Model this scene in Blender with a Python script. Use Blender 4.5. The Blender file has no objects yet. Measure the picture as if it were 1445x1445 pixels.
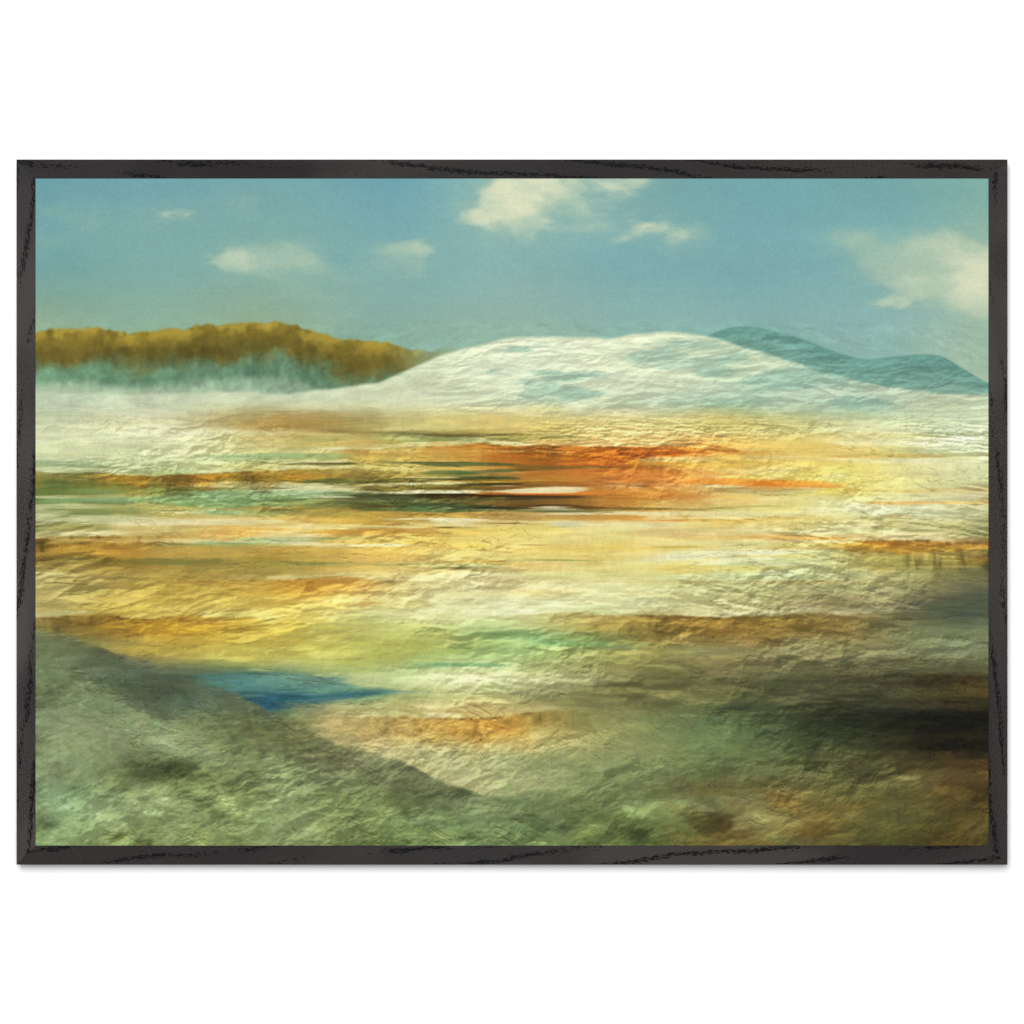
import bpy, bmesh, math
import numpy as np

# ---------------------------------------------------------------- camera, light, exposure
C = bpy.context.scene
col = C.collection
PX = 1.0 / 1345.0                       # metres per photograph pixel (the picture is 1.00 m wide)
SIDE = 1445 * PX                        # what the square photograph spans
DEPTH = 0.026                           # frame depth off the wall
CAM_D = 4.0

world = bpy.data.worlds.new("World"); C.world = world; world.use_nodes = True
world.node_tree.nodes['Background'].inputs['Color'].default_value = (1, 1, 1, 1)
world.node_tree.nodes['Background'].inputs['Strength'].default_value = 0.12

cam_d = bpy.data.cameras.new('camera'); cam = bpy.data.objects.new('camera', cam_d); col.objects.link(cam)
cam_d.sensor_width = 36.0
cam_d.lens = 36.0 * (CAM_D - DEPTH) / SIDE
cam.location = (0, -CAM_D, 0); cam.rotation_euler = (math.radians(90), 0, 0)
cam_d.clip_end = 60
C.camera = cam


def area(name, loc, aim, sx, sy, power, colour=(1, 1, 1)):
    d = bpy.data.lights.new(name, 'AREA'); d.shape = 'RECTANGLE'; d.size = sx; d.size_y = sy
    d.energy = power; d.color = colour
    o = bpy.data.objects.new(name, d); col.objects.link(o); o.location = loc
    from mathutils import Vector
    o.rotation_euler = (Vector(aim) - Vector(loc)).to_track_quat('-Z', 'Y').to_euler()
    return o


# one big softbox high and to the left behind the camera, and a weaker one straight on
area('softbox', (-0.35, -4.6, 1.05), (0, 0, 0), 1.7, 2.0, 200)
area('fill_light', (0.2, -5.2, 0.0), (0, 0, 0), 2.4, 2.4, 118)

C.view_settings.view_transform = 'Standard'
C.view_settings.look = 'None'
C.view_settings.exposure = 0.0
C.view_settings.gamma = 1.0
C.cycles.max_bounces = 4
C.cycles.use_denoising = True
LIGHT = 1.44                            # light on a white matte surface here, used to turn wanted tones into albedo


# ---------------------------------------------------------------- helpers
def s2l(c):
    c = np.asarray(c, dtype=np.float64)
    return np.where(c <= 0.04045, c / 12.92, ((c + 0.055) / 1.055) ** 2.4)


def node_mat(name):
    m = bpy.data.materials.new(name); m.use_nodes = True
    nt = m.node_tree
    return m, nt, nt.nodes['Principled BSDF']


def N(nt, typ, ins=None, **props):
    n = nt.nodes.new(typ)
    for k, v in props.items():
        setattr(n, k, v)
    for k, v in (ins or {}).items():
        if isinstance(v, bpy.types.NodeSocket):
            nt.links.new(v, n.inputs[k])
        else:
            n.inputs[k].default_value = v
    return n


def M(nt, op, a, b=0.0, c=None):
    ins = {0: a, 1: b}
    if c is not None:
        ins[2] = c
    return N(nt, 'ShaderNodeMath', ins, operation=op).outputs[0]


def smooth(nt, v, lo, hi, a=0.0, b=1.0):
    n = N(nt, 'ShaderNodeMapRange', {'Value': v, 'From Min': lo, 'From Max': hi, 'To Min': a, 'To Max': b})
    n.interpolation_type = 'SMOOTHSTEP'
    return n.outputs[0]


def mixc(nt, f, a, b):
    n = N(nt, 'ShaderNodeMix', data_type='RGBA')
    for idx, v in ((0, f), (6, a), (7, b)):
        if isinstance(v, bpy.types.NodeSocket):
            nt.links.new(v, n.inputs[idx])
        else:
            n.inputs[idx].default_value = v
    return n.outputs[2]


# ---------------------------------------------------------------- materials
def wall_material():
    m, nt, p = node_mat('white_wall_paint')
    tc = N(nt, 'ShaderNodeTexCoord')
    n1 = N(nt, 'ShaderNodeTexNoise', {'Vector': tc.outputs['Object'], 'Scale': 900.0, 'Detail': 3.0})
    p.inputs['Base Color'].default_value = (0.86, 0.86, 0.86, 1)
    p.inputs['Roughness'].default_value = 0.95
    p.inputs['Specular IOR Level'].default_value = 0.05
    b = N(nt, 'ShaderNodeBump', {'Strength': 0.03, 'Distance': 0.0002, 'Height': n1.outputs['Fac']})
    nt.links.new(b.outputs[0], p.inputs['Normal'])
    return m


def wood_material(tint=0.0):
    """black stained oak: UV.x runs along the grain and UV.y across it, both in metres"""
    m, nt, p = node_mat('black_stained_oak')
    uv = N(nt, 'ShaderNodeUVMap', uv_map='grain').outputs[0]
    sep = N(nt, 'ShaderNodeSeparateXYZ', {0: uv})
    s, t = sep.outputs[0], sep.outputs[1]

    def noise(sx, sy, detail=2.0, rough=0.5, off=0.0):
        v = N(nt, 'ShaderNodeCombineXYZ', {0: M(nt, 'MULTIPLY_ADD', s, sx, off), 1: M(nt, 'MULTIPLY', t, sy), 2: off})
        return N(nt, 'ShaderNodeTexNoise', {'Vector': v.outputs[0], 'Scale': 1.0, 'Detail': detail, 'Roughness': rough}).outputs['Fac']
    # growth rings crossing the rail on a slant, wandering along its length
    wander = M(nt, 'SUBTRACT', noise(5.0, 12.0, 1.5, 0.5, 3.1), 0.5)
    fine_w = M(nt, 'SUBTRACT', noise(40.0, 90.0, 2.0, 0.5, 7.7), 0.5)
    ph = M(nt, 'MULTIPLY', s, 5.6)
    ph = M(nt, 'MULTIPLY_ADD', t, -52.0, ph)
    ph = M(nt, 'MULTIPLY_ADD', wander, 1.7, ph)
    ph = M(nt, 'MULTIPLY_ADD', fine_w, 0.30, ph)
    saw = M(nt, 'FRACT', ph)
    band = M(nt, 'MULTIPLY', smooth(nt, saw, 0.0, 0.22), smooth(nt, saw, 0.26, 0.58, 1.0, 0.0))
    patch = smooth(nt, noise(9.0, 25.0, 1.5, 0.5, 12.3), 0.33, 0.54)
    band = M(nt, 'MULTIPLY', band, M(nt, 'MULTIPLY_ADD', patch, 0.75, 0.25))
    # short open pores along the grain, only inside the ring bands
    pore = noise(230.0, 1000.0, 2.0, 0.6, 1.7)
    thr = M(nt, 'MULTIPLY_ADD', band, -0.285, 0.76)
    pores = smooth(nt, M(nt, 'SUBTRACT', pore, thr), -0.012, 0.022)
    # leather-like skin of the stain, strong in some stretches and weak in others
    skin = noise(620.0, 900.0, 2.0, 0.5, 21.0)
    skin_amt = M(nt, 'MULTIPLY_ADD', smooth(nt, noise(7.0, 6.0, 1.0, 0.5, 33.0), 0.42, 0.62), 0.8, 0.25)
    tone = noise(3.2, 14.0, 2.0, 0.5, 40.0)
    speck = noise(1400.0, 1500.0, 1.0, 0.5, 50.0)
    c0 = mixc(nt, smooth(nt, tone, 0.38, 0.62), (*s2l([.142 + tint, .127 + tint, .131 + tint]), 1), (*s2l([.212 + tint, .196 + tint, .188 + tint]), 1))
    c1 = mixc(nt, M(nt, 'MULTIPLY', smooth(nt, speck, 0.5, 0.72), 0.28), c0, (*s2l([.30, .28, .27]), 1))
    low = M(nt, 'MULTIPLY', smooth(nt, skin, 0.40, 0.58), M(nt, 'MULTIPLY', skin_amt, 0.75))
    c2 = mixc(nt, low, c1, (*s2l([.105, .094, .095]), 1))
    c3 = mixc(nt, pores, c2, (0.0006, 0.0006, 0.0008, 1))
    nt.links.new(c3, p.inputs['Base Color'])
    p.inputs['Roughness'].default_value = 0.62
    p.inputs['Specular IOR Level'].default_value = 0.12
    h = M(nt, 'SUBTRACT', M(nt, 'MULTIPLY', skin, M(nt, 'MULTIPLY', skin_amt, 0.6)), pores)
    b = N(nt, 'ShaderNodeBump', {'Strength': 1.0, 'Distance': 0.0012, 'Height': h})
    nt.links.new(b.outputs[0], p.inputs['Normal'])
    return m


def print_material():
    m, nt, p = node_mat('printed_canvas')
    a = N(nt, 'ShaderNodeAttribute', attribute_name='pigment')
    tc = N(nt, 'ShaderNodeTexCoord')
    n1 = N(nt, 'ShaderNodeTexNoise', {'Vector': tc.outputs['Object'], 'Scale': 700.0, 'Detail': 2.0})
    k = smooth(nt, n1.outputs['Fac'], 0.25, 0.75, 0.94, 1.06)
    v = N(nt, 'ShaderNodeVectorMath', {0: a.outputs['Color'], 'Scale': k}, operation='SCALE')
    nt.links.new(v.outputs[0], p.inputs['Base Color'])
    p.inputs['Roughness'].default_value = 0.9
    p.inputs['Specular IOR Level'].default_value = 0.06
    return m


# ---------------------------------------------------------------- the picture's pigment (a generic loose landscape)
# PAINT-BEGIN
def paint(W, H, seed=5):
    """a loosely brushed stand-in landscape in the print's colours, returned as sRGB floats (H, W, 3)"""
    rng = np.random.default_rng(seed)
    G = rng.random((256, 256)).astype(np.float32)
    yy, xx = np.mgrid[0:H, 0:W].astype(np.float32)
    U, V = xx / (W - 1), yy / (H - 1)

    def vn(x, y):
        xi, yi = np.floor(x).astype(np.int32), np.floor(y).astype(np.int32)
        fx, fy = x - xi, y - yi
        fx, fy = fx * fx * (3 - 2 * fx), fy * fy * (3 - 2 * fy)
        x0, x1, y0, y1 = xi & 255, (xi + 1) & 255, yi & 255, (yi + 1) & 255
        a, b, c, d = G[y0, x0], G[y0, x1], G[y1, x0], G[y1, x1]
        return (a + (b - a) * fx) * (1 - fy) + (c + (d - c) * fx) * fy

    def fbm(x, y, o=4, g=0.5, off=0.0):
        s, a, n = 0.0, 1.0, 0.0
        for i in range(o):
            s = s + a * vn(x + off + 17.3 * i, y + off * 1.7 + 9.1 * i); n += a
            x, y, a = x * 2.03, y * 2.03, a * g
        return s / n

    def ss(a, b, v):
        t = np.clip((v - a) / (b - a), 0, 1)
        return t * t * (3 - 2 * t)

    def lerp(a, b, m):
        return a + (np.asarray(b, np.float32) - a) * m[..., None]

    def rgb(*c):
        return np.array(c, np.float32) / 255.0

    def grid(rows, vs, u, v):
        """smooth colour field through a coarse table"""
        T = np.array(rows, np.float32) / 255.0
        n = T.shape[1]
        cu = np.clip(u, 0, 1) * (n - 1); iu = np.clip(cu.astype(np.int32), 0, n - 2); fu = cu - iu
        vs = np.array(vs, np.float32)
        cv = np.interp(v.ravel(), vs, np.arange(len(vs))).reshape(v.shape).astype(np.float32)
        iv = np.clip(cv.astype(np.int32), 0, len(vs) - 2); fv = cv - iv
        fu, fv = (fu * fu * (3 - 2 * fu))[..., None], (fv * fv * (3 - 2 * fv))[..., None]
        return (T[iv, iu] * (1 - fu) + T[iv, iu + 1] * fu) * (1 - fv) + (T[iv + 1, iu] * (1 - fu) + T[iv + 1, iu + 1] * fu) * fv

    sky_rows = [
        [(110, 163, 170), (118, 168, 175), (122, 170, 172), (112, 165, 176), (140, 182, 176), (125, 172, 172), (118, 170, 174), (120, 171, 172), (134, 180, 170)],
        [(118, 168, 168), (130, 175, 170), (130, 174, 168), (125, 172, 172), (138, 180, 176), (128, 175, 178), (126, 173, 176), (130, 178, 178), (152, 188, 170)],
        [(146, 172, 142), (142, 175, 152), (148, 172, 142), (140, 175, 162), (150, 182, 168), (142, 180, 172), (140, 180, 176), (145, 182, 178), (166, 190, 172)],
        [(160, 176, 140), (150, 176, 150), (155, 176, 145), (150, 178, 162), (160, 186, 170), (150, 184, 172), (150, 184, 176), (158, 186, 174), (196, 198, 172)]]
    land_vs = [.20, .28, .33, .37, .42, .47, .53, .58, .64, .70, .76, .82, .88, .94, 1.0]
    land_rows = [
        [(112, 106, 60), (128, 112, 48), (118, 94, 38), (170, 162, 120), (232, 233, 212), (234, 232, 206), (204, 210, 176), (116, 158, 146), (150, 180, 165)],
        [(88, 120, 92), (94, 126, 98), (105, 108, 62), (196, 200, 168), (228, 230, 210), (228, 230, 202), (200, 210, 176), (112, 158, 150), (138, 172, 158)],
        [(186, 200, 176), (205, 213, 186), (192, 198, 168), (206, 204, 170), (216, 221, 192), (202, 213, 186), (150, 185, 170), (146, 182, 168), (198, 208, 178)],
        [(196, 199, 166), (200, 195, 160), (168, 138, 78), (182, 170, 112), (222, 196, 122), (222, 202, 140), (202, 192, 132), (208, 208, 162), (206, 216, 180)],
        [(184, 190, 150), (190, 196, 152), (196, 190, 130), (200, 182, 118), (205, 140, 72), (202, 112, 48), (226, 180, 95), (226, 200, 120), (212, 216, 175)],
        [(112, 128, 82), (146, 152, 98), (138, 130, 70), (104, 94, 46), (110, 78, 36), (196, 120, 52), (228, 212, 158), (226, 226, 182), (190, 186, 142)],
        [(152, 142, 92), (202, 178, 116), (214, 170, 100), (220, 170, 95), (226, 190, 120), (220, 185, 108), (226, 216, 165), (206, 212, 168), (150, 150, 115)],
        [(166, 156, 105), (160, 140, 80), (152, 132, 70), (210, 170, 95), (222, 202, 130), (220, 196, 120), (206, 208, 154), (180, 192, 152), (108, 118, 98)],
        [(180, 165, 110), (192, 166, 90), (206, 182, 106), (212, 202, 142), (216, 214, 166), (202, 198, 146), (166, 156, 110), (146, 136, 100), (86, 92, 76)],
        [(122, 126, 95), (190, 166, 90), (192, 178, 96), (176, 176, 100), (160, 184, 124), (152, 144, 92), (142, 132, 96), (142, 138, 102), (130, 136, 106)],
        [(98, 98, 72), (72, 96, 96), (66, 106, 116), (150, 166, 112), (196, 196, 142), (122, 118, 78), (86, 86, 62), (76, 76, 56), (90, 80, 50)],
        [(96, 102, 76), (102, 108, 78), (112, 118, 78), (200, 182, 132), (204, 172, 108), (150, 150, 106), (106, 122, 86), (60, 66, 46), (30, 29, 22)],
        [(110, 120, 90), (112, 122, 82), (130, 136, 96), (166, 168, 128), (150, 158, 118), (126, 136, 96), (110, 116, 80), (100, 100, 66), (92, 76, 46)],
        [(130, 150, 116), (140, 152, 112), (130, 142, 96), (130, 142, 92), (126, 142, 102), (110, 120, 80), (112, 84, 46), (108, 104, 64), (96, 82, 46)],
        [(126, 146, 106), (130, 142, 96), (126, 136, 90), (116, 132, 86), (110, 126, 86), (96, 106, 66), (112, 92, 50), (86, 86, 50), (94, 84, 46)]]

    LAND = V > .2
    HZ = np.maximum(V - .24, .05)
    PXg, PYg = (U - .5) / HZ, 1.0 / HZ           # ground coordinates seen in perspective

    def relief(x, y, o=5, g=.58, off=0.0, k=1.0):
        """raking light over a broken surface, roughly -1..1"""
        w = fbm(x * .6, y * .6, 3, .5, off + 1.3)
        h = fbm(x + .7 * w, y + .5 * w, o, g - .06, off)
        h = .6 * (1 - np.abs(2 * h - 1)) + .4 * h
        gy, gx = np.gradient(h * W / 10.0)
        return np.tanh((gx * .8 + gy) * k * .28), h

    # ---- sky and clouds
    img = grid(sky_rows, [0, .12, .25, .36], U + .05 * (fbm(U * 5, V * 5, 3, off=2) - .5), V + .05 * (fbm(U * 4, V * 6, 3, off=8) - .5))
    img *= 1 + .05 * (fbm(U * 9, V * 16, 4, off=31)[..., None] - .5)
    wx, wy = .5 * fbm(U * 6, V * 8, 3, off=4), .5 * fbm(U * 6, V * 8, 3, off=6)
    cl = fbm(U * 6.5 + wx, V * 8.5 + wy, 5, .52, off=11)
    place = np.zeros_like(U)
    for cu, cv, ru, rv, a in ((.13, .06, .10, .06, .95), (.22, .12, .09, .03, .6), (.53, .03, .12, .08, 1.3), (.40, .105, .06, .025, .8), (.20, .03, .10, .025, .7), (.64, .06, .08, .05, .8),
                              (.40, .12, .06, .03, .5), (.97, .15, .07, .06, 1.1), (.90, .19, .05, .02, .6), (.83, .09, .06, .02, .3), (.74, .15, .05, .015, .3)):
        place = np.maximum(place, a * np.exp(-((U - cu) / ru) ** 2 - ((V - cv) / rv) ** 2))
    cm = ss(.46, .86, cl + .46 * place - .12 + .22 * (fbm(U * 34 + 9 * wy, V * 44 + 9 * wx, 4, .6, off=23) - .5))
    shade = ss(.35, .65, fbm(U * 16, V * 20, 4, off=19))
    img = lerp(img, rgb(160, 190, 168), np.clip(cm * 1.1, 0, 1) * .75)
    img = lerp(img, rgb(222, 226, 194), ss(.2, .85, cm) * (.35 + .65 * shade) * np.clip(place, 0, 1))

    # ---- land colour field, pulled into level streaks on the flats
    streak = fbm(U * 3.0, V * 60, 5, .55, off=40) - .5
    wv = .020 * (fbm(U * 5, V * 14, 4, off=50) - .5) + .040 * streak * ss(.34, .42, V) * (1 - ss(.80, .9, V))
    wu = .14 * (fbm(U * 4, V * 12, 4, off=60) - .5)
    land = grid(land_rows, land_vs, U + wu, V + wv)
    rock = fbm(U * 26, V * 30, 5, .58, off=70)
    grain = fbm(U * 60, V * 70, 3, .6, off=80)
    land *= 1 + (.26 * (rock - .5) + .14 * (grain - .5))[..., None]

    def skyline(base, bumps, rough, freq, off):
        y = np.full(W, base, np.float32); u = U[0]
        for c, w, h in bumps:
            y -= h * np.exp(-np.abs((u - c) / w) ** 2.2)
        return y + rough * (fbm(u[None] * freq, u[None] * 0 + off, 4, .55, off)[0] - .5)

    def layer(img, colour, top, soft):
        return lerp(img, colour, ss(-soft, soft, V - top[None]))

    # far rounded mountains on the right, hazy towards their foot
    far = skyline(.315, ((.80, .10, .060), (.93, .055, .040), (.70, .10, .05)), .030, 9, 3.3)
    d = np.clip((V - far[None]) / .12, 0, 1)
    c = lerp(np.broadcast_to(rgb(104, 150, 142), img.shape).copy(), rgb(172, 198, 174), d * .8)
    c = c * (1 + .20 * (fbm(U * 14 + V * 20, V * 22 - U * 10, 4, off=91)[..., None] - .5))
    img = layer(img, c, far, .0025)
    # wooded olive ridge on the left
    wood = skyline(.262, ((.05, .09, .040), (.21, .07, .040), (.30, .08, .026)), .030, 13, 5.1) + .006 * (fbm(U[:1] * 160, U[:1] * 0, 2, off=14)[0] - .5)
    d = np.clip((V - wood[None]) / .09, 0, 1)
    c = lerp(np.broadcast_to(rgb(140, 120, 48), img.shape).copy(), rgb(104, 92, 42), ss(.0, .45, d + .3 * (rock - .5)))
    c = lerp(c, rgb(104, 140, 112), ss(.42, .75, d + .5 * (rock - .5)))
    c = lerp(c, rgb(150, 176, 150), ss(.8, 1.0, d))
    c = c * (1 + .45 * (fbm(U * 130, V * 60, 4, .6, off=15)[..., None] - .5) + .35 * (fbm(U * 22, V * 30, 4, .6, off=16)[..., None] - .5))
    c = lerp(c, rgb(186, 160, 66), .7 * np.exp(-((d - .05) / .12) ** 2) * ss(.35, .6, fbm(U * 70, V * 60, 3, off=18)))
    img = lerp(img, c, ss(-.003, .003, V - wood[None]) * (1 - ss(.36, .46, U)))
    # pale downs rolling across the middle
    HILL = np.full(W, 1.0, np.float32)
    for bumps, base, off, tint in ((((.66, .17, .085), (.47, .10, .055)), .325, 21.0, 0.0), (((.52, .15, .050), (.80, .13, .030)), .335, 27.0, .5)):
        dn = skyline(base, bumps, .030, 9, off)
        HILL = np.minimum(HILL, dn)
        d = np.clip((V - dn[None]) / .10, 0, 1)
        c = grid(land_rows, land_vs, U + wu, np.maximum(V, .22) + wv)
        c = lerp(np.broadcast_to(rgb(226, 233, 204), img.shape).copy(), c, .35 + .3 * d)
        fold = fbm(U * 9 - V * 22, V * 34 + U * 8, 5, .55, off=off + 2)
        c = c * (1 + .20 * (fold - .5) + .10 * (grain - .5) - .05 * tint)[..., None]
        c = lerp(c, rgb(150, 182, 166), ss(.54, .72, fold + .5 * (U - .6)) * .75)
        img = layer(img, c, dn, .0035)
    # flats
    flat = skyline(.330, ((.1, .12, .012), (.5, .2, -.012)), .020, 10, 33.0)
    img = lerp(img, land, ss(-.012, .014, V - flat[None]))
    img = lerp(img, rgb(210, 216, 188), .45 * np.exp(-((V - flat[None] - .006) / .016) ** 2) * ss(.35, .6, fbm(U * 6, V * 9, 3, off=44)))
    # thin wet and mineral streaks lying level on the flats
    zone = ss(.36, .41, V) * (1 - ss(.55, .63, V))
    for off, lo, colr, a, cu, ru in ((101, .60, (222, 116, 30), .9, .66, .30), (107, .62, (60, 92, 62), .70, .45, .45), (113, .64, (48, 38, 22), .85, .42, .26),
                                     (119, .60, (232, 226, 190), .80, .5, .7), (127, .62, (226, 176, 66), .7, .7, .4), (131, .63, (120, 160, 120), .7, .15, .3)):
        s = fbm(U * 4.2, V * 75, 4, .55, off=off)
        img = lerp(img, rgb(*colr), a * ss(lo, lo + .10, s + .10 * (rock - .5)) * zone * np.exp(-((U - cu) / ru) ** 2))
    # low eroded banks: a pale lip over a broken brown face
    for cu, ru, bv, h, off, a in ((.16, .20, .435, .040, 140, .8), (.82, .16, .505, .045, 146, .7), (.36, .16, .600, .045, 152, .8), (.72, .17, .655, .060, 158, .9), (.03, .12, .540, .06, 164, .9), (.55, .22, .405, .045, 168, .8), (.93, .10, .545, .08, 172, .9), (.12, .14, .655, .05, 176, .8), (.45, .12, .80, .05, 178, .8)):
        top = bv + .030 * (fbm(U * 7, U * 0 + off, 4, .5, off) - .5)
        env = np.exp(-np.abs((U - cu) / ru) ** 3)
        d = (V - top) / h
        face = ss(0, .06, d) * (1 - ss(.35, 1.0, d + .5 * (rock - .5))) * env * a
        vert = fbm(U * 70, V * 16, 4, .6, off=off + 3)
        img = lerp(img, img * (rgb(198, 168, 118) * (.62 + 1.0 * vert[..., None])), face)
        img = lerp(img, rgb(228, 220, 180), np.exp(-((d + .05) / .07) ** 2) * env * .65 * ss(.35, .6, rock))
        img = lerp(img, rgb(64, 52, 30), np.exp(-((d - .05) / .05) ** 2) * env * ss(.50, .66, vert) * .5)
        img = lerp(img, rgb(222, 138, 44), face * .6 * ss(.5, .62, fbm(U * 18, V * 12, 4, .6, off + 6)) * (off in (140, 146, 152, 168, 172)))
        img = lerp(img, rgb(70, 56, 34), face * .40 * ss(.58, .72, fbm(U * 90, V * 20, 3, .6, off + 8)))
    cream = fbm(U * 3.5, V * 30, 5, .55, off=260)
    for cu, cv, ru, rv, a in ((.52, .625, .20, .045, .8), (.82, .475, .15, .06, .85), (.66, .52, .18, .03, .6), (.10, .385, .14, .03, .6), (.45, .755, .14, .022, .7), (.33, .335, .2, .015, .5)):
        img = lerp(img, rgb(222, 224, 182), a * ss(.34, .62, cream) * np.exp(-((U - cu) / ru) ** 2 - ((V - cv) / rv) ** 2))
    for cu, cv, ru, rv, a in ((.80, .455, .12, .05, .7), (.42, .515, .2, .03, .5), (.22, .66, .14, .04, .4), (.60, .36, .14, .02, .5)):
        img = lerp(img, rgb(226, 188, 74), a * ss(.46, .66, fbm(U * 8, V * 34, 5, .6, off=266)) * np.exp(-((U - cu) / ru) ** 2 - ((V - cv) / rv) ** 2))
    # blue and dark water lying in the lower ground
    wz = fbm(U * 5, V * 46, 4, .55, off=170)
    pool = lerp(np.broadcast_to(rgb(44, 88, 112), img.shape).copy(), rgb(112, 152, 138), ss(.40, .62, fbm(U * 6, V * 70, 4, .6, off=174)) * .8)
    img = lerp(img, pool, np.clip(1.3 * ss(.34, .50, wz + .5 * np.exp(-((U - .20) / .13) ** 2 - ((V - .765) / .030) ** 2) - .28) * np.exp(-((U - .21) / .2) ** 4 - ((V - .765) / .055) ** 4), 0, .8))
    img = lerp(img, rgb(84, 150, 116), .7 * ss(.50, .62, wz) * np.exp(-((U - .50) / .16) ** 2 - ((V - .715) / .03) ** 2))
    img = lerp(img, rgb(30, 28, 20), .8 * ss(.42, .62, wz) * np.exp(-((U - .80) / .20) ** 2 - ((V - .765) / .035) ** 2))
    img = lerp(img, rgb(22, 22, 18), .8 * ss(.40, .60, wz) * np.exp(-((U - .98) / .10) ** 2 - ((V - .83) / .05) ** 2))
    # foreground slopes: one falling from the left, one swelling from the right
    for slope, off, edge_c in (((0.0, .66), 180, (150, 150, 110)), ((1.0, .87), 190, (176, 184, 140))):
        if slope[0] == 0.0:
            top = .660 + .50 * U + .12 * U * U + .05 * (fbm(U * 6, U * 0, 5, .55, off) - .5)
        else:
            top = .905 + .16 * (1 - U) ** 2 - .012 * np.sin(U * 9) + .05 * (fbm(U * 5, U * 0, 5, .5, off) - .5)
        m = ss(-.002, .006, V - top)
        q = grid(land_rows, land_vs, U + wu * .8, np.maximum(V, .86 if slope[0] else .78) + 0 * wv)
        tex = fbm(U * 16 - V * 9 * (1 - 2 * slope[0]), V * 24 + U * 7 * (1 - 2 * slope[0]), 5, .6, off=off + 4)
        q = q * (1 + .50 * (tex - .5) + .22 * (grain - .5))[..., None]
        q = lerp(q, rgb(150, 176, 138), .42 * ss(.48, .72, fbm(U * 9 + tex, V * 14 - 6 * U, 5, .6, off=off + 6)))
        q = lerp(q, rgb(78, 80, 50), .40 * ss(.48, .74, fbm(U * 8 + tex, V * 16 - 5 * U, 5, .6, off=off + 8)))
        q = lerp(q, np.clip(q * 1.28 + .02, 0, 1), .6 * ss(.54, .68, tex) * ss(.4, .6, rock))
        q = lerp(q, q * .66, .6 * (1 - ss(.32, .46, tex)) * ss(.4, .6, rock))
        if slope[0] == 0.0:
            img = lerp(img, rgb(214, 200, 150), .75 * np.exp(-np.clip((top - V) / .05, 0, 9)) * (V < top) * ss(.22, .34, U) * (1 - ss(.58, .75, U)) * ss(.3, .6, fbm(U * 8, V * 26, 4, .55, off=188)))
            q = lerp(q, rgb(170, 182, 146), .60 * ss(.02, .16, V - top) * ss(.35, .65, fbm(U * 5, V * 7, 4, .55, off=189)))
            q = lerp(q, rgb(104, 106, 82), .55 * (1 - ss(.0, .09, V - top)))
        else:
            q = lerp(q, rgb(150, 96, 40), .5 * ss(.45, .65, fbm(U * 7, V * 12, 4, .55, off=198)) * np.exp(-((U - .85) / .12) ** 2))
        img = lerp(img, img * .80, np.exp(-np.clip((top - V) / .03, 0, 9)) * (V < top) * .5)
        img = lerp(img, q, m)
        img = lerp(img, rgb(*edge_c), (.45 - .3 * slope[0]) * np.exp(-((V - top - .006) / .006) ** 2) * ss(.45, .6, tex))

    # ---- brushwork: strokes that pick up the colour under them and drag it along the form
    img = np.clip(img, 0, 1).astype(np.float32)
    L0 = W / 1000.0
    def brush(img, plan):
        src = img.copy()
        for n, length, width, alpha in plan:
            us, vs_ = rng.random(n), rng.random(n)
            for k in range(n):
                u, v = us[k], vs_[k]
                r1, r2, r3 = rng.random(3)
                if v < .21:
                    ang, fl = (r1 - .5) * 1.5, .8
                    al = alpha * .45
                elif v < .34:
                    ang, fl = (.30 if u > .5 else -.25) + (r1 - .5) * .7, .6
                    al = alpha * .7
                elif v < .80 - .25 * max(0, .3 - u):
                    ang, fl = (r1 - .5) * .16, 1.25
                    if r2 > .86:
                        ang, fl = 1.45 + (r1 - .5) * .3, .45
                    al = alpha
                else:
                    ang, fl = (.50 if u < .45 else (.15 if u < .7 else -.05)) + (r1 - .5) * 1.1, .9
                    if r2 > .80:
                        ang = 1.5 + (r1 - .5) * .5
                    al = alpha * .9
                L, Wd = length * L0 * fl * (.6 + .8 * r3), width * L0 * (.6 + .8 * r1)
                cx, cy = u * (W - 1), v * (H - 1)
                R = int(L + Wd) + 1
                ca, sa = math.cos(ang), math.sin(ang)
                ex, ey = int(abs(ca) * L + abs(sa) * Wd) + 2, int(abs(sa) * L + abs(ca) * Wd) + 2
                x0, x1, y0, y1 = max(0, int(cx) - ex), min(W, int(cx) + ex + 1), max(0, int(cy) - ey), min(H, int(cy) + ey + 1)
                if x1 - x0 < 2 or y1 - y0 < 2:
                    continue
                px, py = np.arange(x0, x1, dtype=np.float32) - cx, (np.arange(y0, y1, dtype=np.float32) - cy)[:, None]
                a = (px * ca + py * sa) / L
                b = (py * ca - px * sa) / Wd + (r2 - .5) * 1.2 * a * a
                br = G[(b * Wd * 1.1 + 64).astype(np.int32) & 255, k & 255] * .75 + G[(k * 7) & 255, ((a * 5 + 64)).astype(np.int32) & 255] * .25
                m = np.clip((1 - np.abs(a)) * 3, 0, 1) * np.clip((1 - np.abs(b)) * 2.5, 0, 1) * np.clip(br * 1.7 - .25, 0, 1) * al
                qx = min(W - 1, max(0, int(cx + (r1 - .5) * L * .5))); qy = min(H - 1, max(0, int(cy + (r3 - .5) * Wd)))
                c0 = src[qy, qx]
                df = src[y0:y1, x0:x1] - c0
                m = m * np.exp(-(df * df).sum(2) * (260 if v < .36 else 34))
                cc = c0 * (1 + (rng.random() - .5) * (.05 if v < .22 else .20)) + (rng.random(3).astype(np.float32) - .5) * (.012 if v < .22 else .035)
                img[y0:y1, x0:x1] += (cc - img[y0:y1, x0:x1]) * m[..., None]
        return np.clip(img, 0, 1)

    img = brush(img, ((700, 52, 10, .40), (2600, 32, 6.0, .45), (6000, 20, 3.2, .5), (6000, 12, 1.8, .6)))

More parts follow.
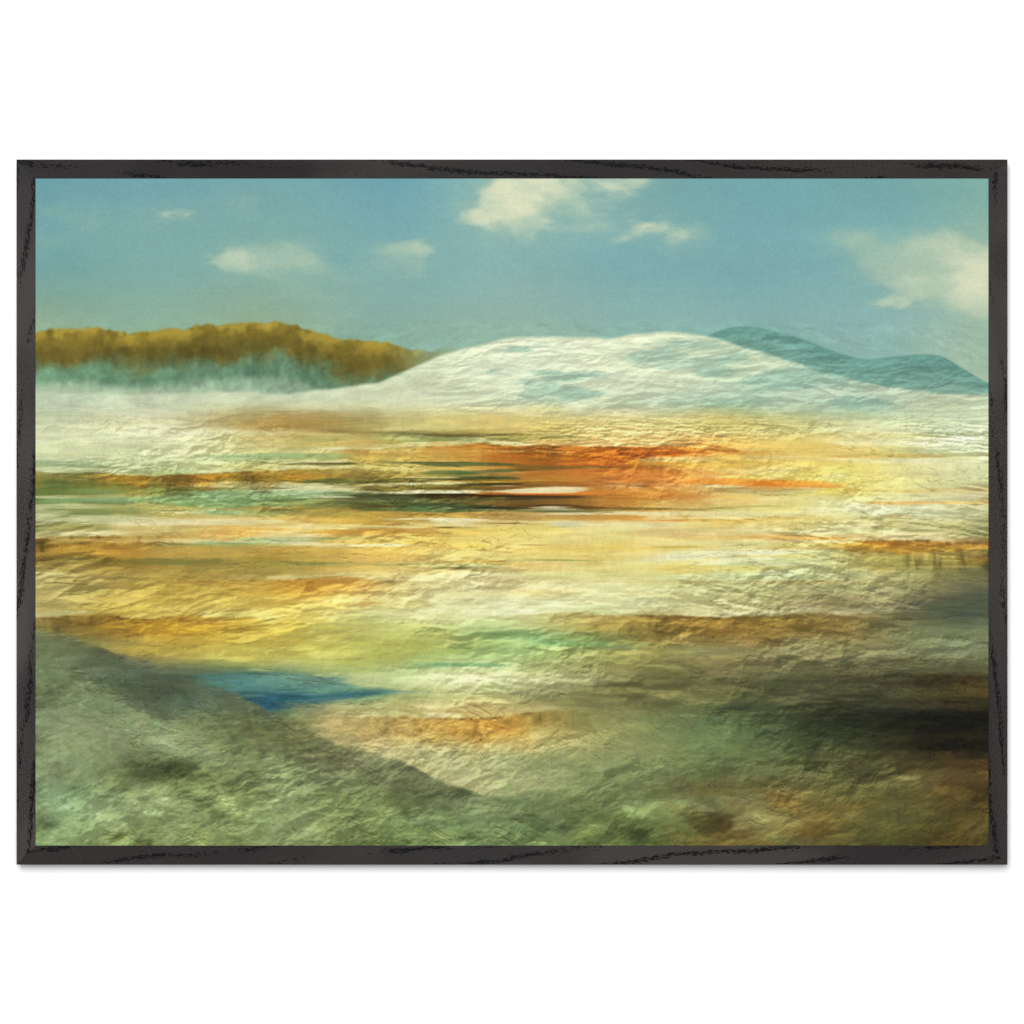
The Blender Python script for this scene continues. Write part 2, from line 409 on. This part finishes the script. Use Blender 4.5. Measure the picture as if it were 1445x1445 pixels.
    # ---- raking light on broken ground, in perspective on the flats and along the slopes nearer by
    rel, rh = relief(PXg * 5.0, PYg * 4.0, 5, .60, 300, 1.3)
    rel2, rh2 = relief(U * 30 + 8 * V, V * 44 - 9 * U, 5, .62, 310, 1.0)
    rel3, rh3 = relief(U * 13 - 6 * V, V * 20 + 11 * U, 6, .62, 320, 1.4)
    p1 = ss(.40, .62, fbm(U * 5, V * 11, 4, .55, off=330)); p2 = ss(.42, .60, fbm(U * 6, V * 13, 4, .55, off=336))
    flat_z = ss(.335, .39, V)
    near = ss(.70, .80, V + .18 * (.35 - U))
    hill = (ss(-.002, .006, V - np.minimum(far, HILL)[None]) * (1 - ss(.335, .37, V))) * ss(.36, .46, U)
    p3 = .25 + .75 * ss(.38, .62, fbm(U * 4 - 2 * V, V * 7 + 2 * U, 4, .55, off=350))
    wet = np.exp(-((U - .2) / .15) ** 2 - ((V - .755) / .04) ** 2)
    tot = .17 * rel * flat_z * p1 * (1 - .6 * near) + .15 * rel2 * flat_z * p2 * (1 - .7 * near) + .13 * rel3 * near * p3 + .09 * rel2 * near * p1 + .10 * relief(U * 16 - 16 * V, V * 44 + 10 * U, 5, .6, 340, 1.0)[0] * hill
    tot = tot * (1 - .9 * wet)
    img = img * (1 + tot)[..., None] + (np.maximum(tot, 0) * .12)[..., None] * rgb(255, 240, 200)
    img = lerp(img, img * rgb(128, 108, 74) * 1.25, .55 * ss(.40, .25, rh3) * near * p2)
    # contrast
    g = np.clip(img, 0, 1)
    lum = g.mean(2, keepdims=True)
    land_k = ss(.33, .40, V)[..., None]
    g2 = g + (g * g * (3 - 2 * g) - g) * .55
    g2 = lum + (g2 - lum) * .96 + .022
    img = g * (1 - land_k) + g2 * land_k
    img = img * (1 + .5 * ss(.20, .24, V)[..., None] * (rgb(249, 256, 243) / rgb(250, 250, 250) - 1))
    img = np.clip(img, 0, 1)

    img = brush(img.astype(np.float32), ((5000, 22, 3.6, .55), (9000, 13, 2.2, .6)))

    # ---- fine dry-brush lines and cracks, short and mostly along the lie of the ground
    cr = .45 + .55 * ss(.3, .6, fbm(U * 3, V * 4, 3, off=250))
    for fx, fy, sh, off, lo, a, vlo, vhi in ((7, 60, 0, 201, .030, .60, .40, .82), (16, 30, 6, 207, .022, .45, .355, .56), (9, 34, -14, 213, .024, .60, .78, 1.1),
                                             (14, 90, 0, 219, .030, .55, .42, .86), (40, 46, 10, 224, .030, .5, .36, .62), (34, 40, -16, 228, .026, .5, .74, 1.1)):
        w1 = fbm(U * 22, V * 30, 4, .6, off=off + 3)
        r = np.abs(fbm(U * fx + .5 * w1, V * fy + sh * U + .9 * w1, 4, .6, off=off) - .5)
        m = (1 - ss(0, lo, r)) * ss(vlo - .03, vlo + .03, V) * (1 - ss(vhi - .03, vhi + .03, V)) * cr
        m *= ss(.47, .62, fbm(U * 8, V * 14, 4, .55, off=off + 5)) * ss(.42, .58, fbm(U * 45, V * 50, 3, .6, off=off + 9))
        img = lerp(img, img * rgb(104, 92, 66) * 1.1, m * a * .6)
        img = lerp(img, np.clip(img * 1.25 + .03, 0, 1), np.roll(m, 2, axis=0) * a * .6)
    # weave and dry bristle texture in the land, a faint one in the sky
    bris = fbm(U * 20, V * 300, 3, .6, off=230) - .5
    bv_ = fbm(U * 260, V * 24, 3, .6, off=236) - .5
    k = .02 + .045 * ss(.30, .36, V)
    img = img * (1 + k * bris + .6 * k * bv_)[..., None]
    return np.clip(img, 0, 1)
# PAINT-END


# ---------------------------------------------------------------- setting
def make_wall():
    me = bpy.data.meshes.new('wall')
    me.from_pydata([(-4, 0, -4), (4, 0, -4), (4, 0, 4), (-4, 0, 4)], [], [(0, 1, 2, 3)])
    o = bpy.data.objects.new('wall', me); col.objects.link(o)
    me.materials.append(wall_material())
    o['kind'] = 'structure'
    return o


make_wall()

# ---------------------------------------------------------------- the framed picture
CX, CZ = ((23.2 + 1421.8) / 2 - 722.5) * PX, (722.5 - (225 + 1220.2) / 2) * PX
OW, OH = 1398.6 * PX, 995.2 * PX        # outside of the frame
RAIL = 26.8 * PX                        # width of a rail's face
IW, IH = OW - 2 * RAIL, OH - 2 * RAIL

root = bpy.data.objects.new('framed_picture', None); col.objects.link(root)
root.location = (CX, 0, CZ)
root['label'] = 'wide black oak frame holding a hazy teal, cream and ochre landscape, hung on white wall'
root['category'] = 'picture'


def part(name, me, mat, label=None):
    o = bpy.data.objects.new(name, me); col.objects.link(o); o.parent = root
    me.materials.append(mat)
    if label:
        o['label'] = label
    return o




def make_rail(length, angle, half, grain_at, flip, tint):
    """a mitred rail: its profile (t from the outer edge inwards, depth y off the wall) swept along x, cut at 45 degrees"""
    b = 0.0006
    prof = [(0, -.0005), (0, -DEPTH + b), (b * .3, -DEPTH + b * .3), (b, -DEPTH), (RAIL - b, -DEPTH), (RAIL - b * .3, -DEPTH + b * .3),
            (RAIL, -DEPTH + b), (RAIL, -DEPTH + .0035), (RAIL - .006, -DEPTH + .0035), (RAIL - .006, -.0005)]
    bm = bmesh.new(); uvl = bm.loops.layers.uv.new('grain')
    gap = 0.00006
    ends = []
    for sgn in (-1, 1):
        ends.append([bm.verts.new((sgn * (length / 2 - t - gap), y, half - t)) for t, y in prof])
    n = len(prof)
    for i in range(n):
        j = (i + 1) % n
        bm.faces.new((ends[0][i], ends[0][j], ends[1][j], ends[1][i]))
    bm.faces.new(ends[0][::-1]); bm.faces.new(ends[1])
    bmesh.ops.recalc_face_normals(bm, faces=bm.faces)
    for f in bm.faces:
        for l in f.loops:
            x, y, z = l.vert.co
            l[uvl].uv = (x * flip + grain_at, (half - z) + (y + DEPTH) + grain_at * .37)
    bmesh.ops.rotate(bm, verts=bm.verts, cent=(0, 0, 0), matrix=__import__('mathutils').Matrix.Rotation(angle, 3, 'Y'))
    me = bpy.data.meshes.new('frame_rail'); bm.to_mesh(me); bm.free()
    return part('frame_rail', me, wood_material(tint))


make_rail(OW, 0, OH / 2, 3.00, 1, -.022)                       # top
make_rail(OH, math.radians(90), OW / 2, 7.42, -1, .012)        # right
make_rail(OW, math.radians(180), OH / 2, 11.90, -1, -.006)      # bottom
make_rail(OH, math.radians(270), OW / 2, 16.35, 1, .034)      # left


def make_print():
    W, H = 1120, 786
    w, h = IW + .004, IH + .004
    art = paint(W, H)
    lin = s2l(art) / LIGHT
    yf = -DEPTH + .0010
    X = np.linspace(-w / 2, w / 2, W); Z = np.linspace(h / 2, -h / 2, H)
    co = np.empty((H * W + 4, 3), np.float32)
    co[:H * W, 0] = np.tile(X, H); co[:H * W, 2] = np.repeat(Z, W); co[:H * W, 1] = yf
    co[H * W:] = [(-w / 2, yf + .002, h / 2), (w / 2, yf + .002, h / 2), (w / 2, yf + .002, -h / 2), (-w / 2, yf + .002, -h / 2)]
    i = (np.arange(H - 1)[:, None] * W + np.arange(W - 1)[None]).ravel()
    quads = np.stack([i, i + W, i + W + 1, i + 1], 1).astype(np.int32)
    B = H * W
    tl, tr, br, bl = 0, W - 1, H * W - 1, (H - 1) * W
    extra = np.array([(B, B + 1, B + 2, B + 3), (tl, tr, B + 1, B), (tr, br, B + 2, B + 1), (br, bl, B + 3, B + 2), (bl, tl, B, B + 3)], np.int32)
    quads = np.concatenate([quads, extra])
    me = bpy.data.meshes.new('printed_picture')
    me.vertices.add(len(co)); me.vertices.foreach_set('co', co.ravel())
    me.loops.add(quads.size); me.loops.foreach_set('vertex_index', quads.ravel())
    me.polygons.add(len(quads)); me.polygons.foreach_set('loop_start', np.arange(0, quads.size, 4, dtype=np.int32))
    me.update(calc_edges=True)
    a = me.color_attributes.new('pigment', 'FLOAT_COLOR', 'POINT')
    rgba = np.ones((len(co), 4), np.float32); rgba[:H * W, :3] = lin.reshape(-1, 3); rgba[H * W:, :3] = .7
    a.data.foreach_set('color', rgba.ravel())
    return part('printed_picture', me, print_material())


make_print()
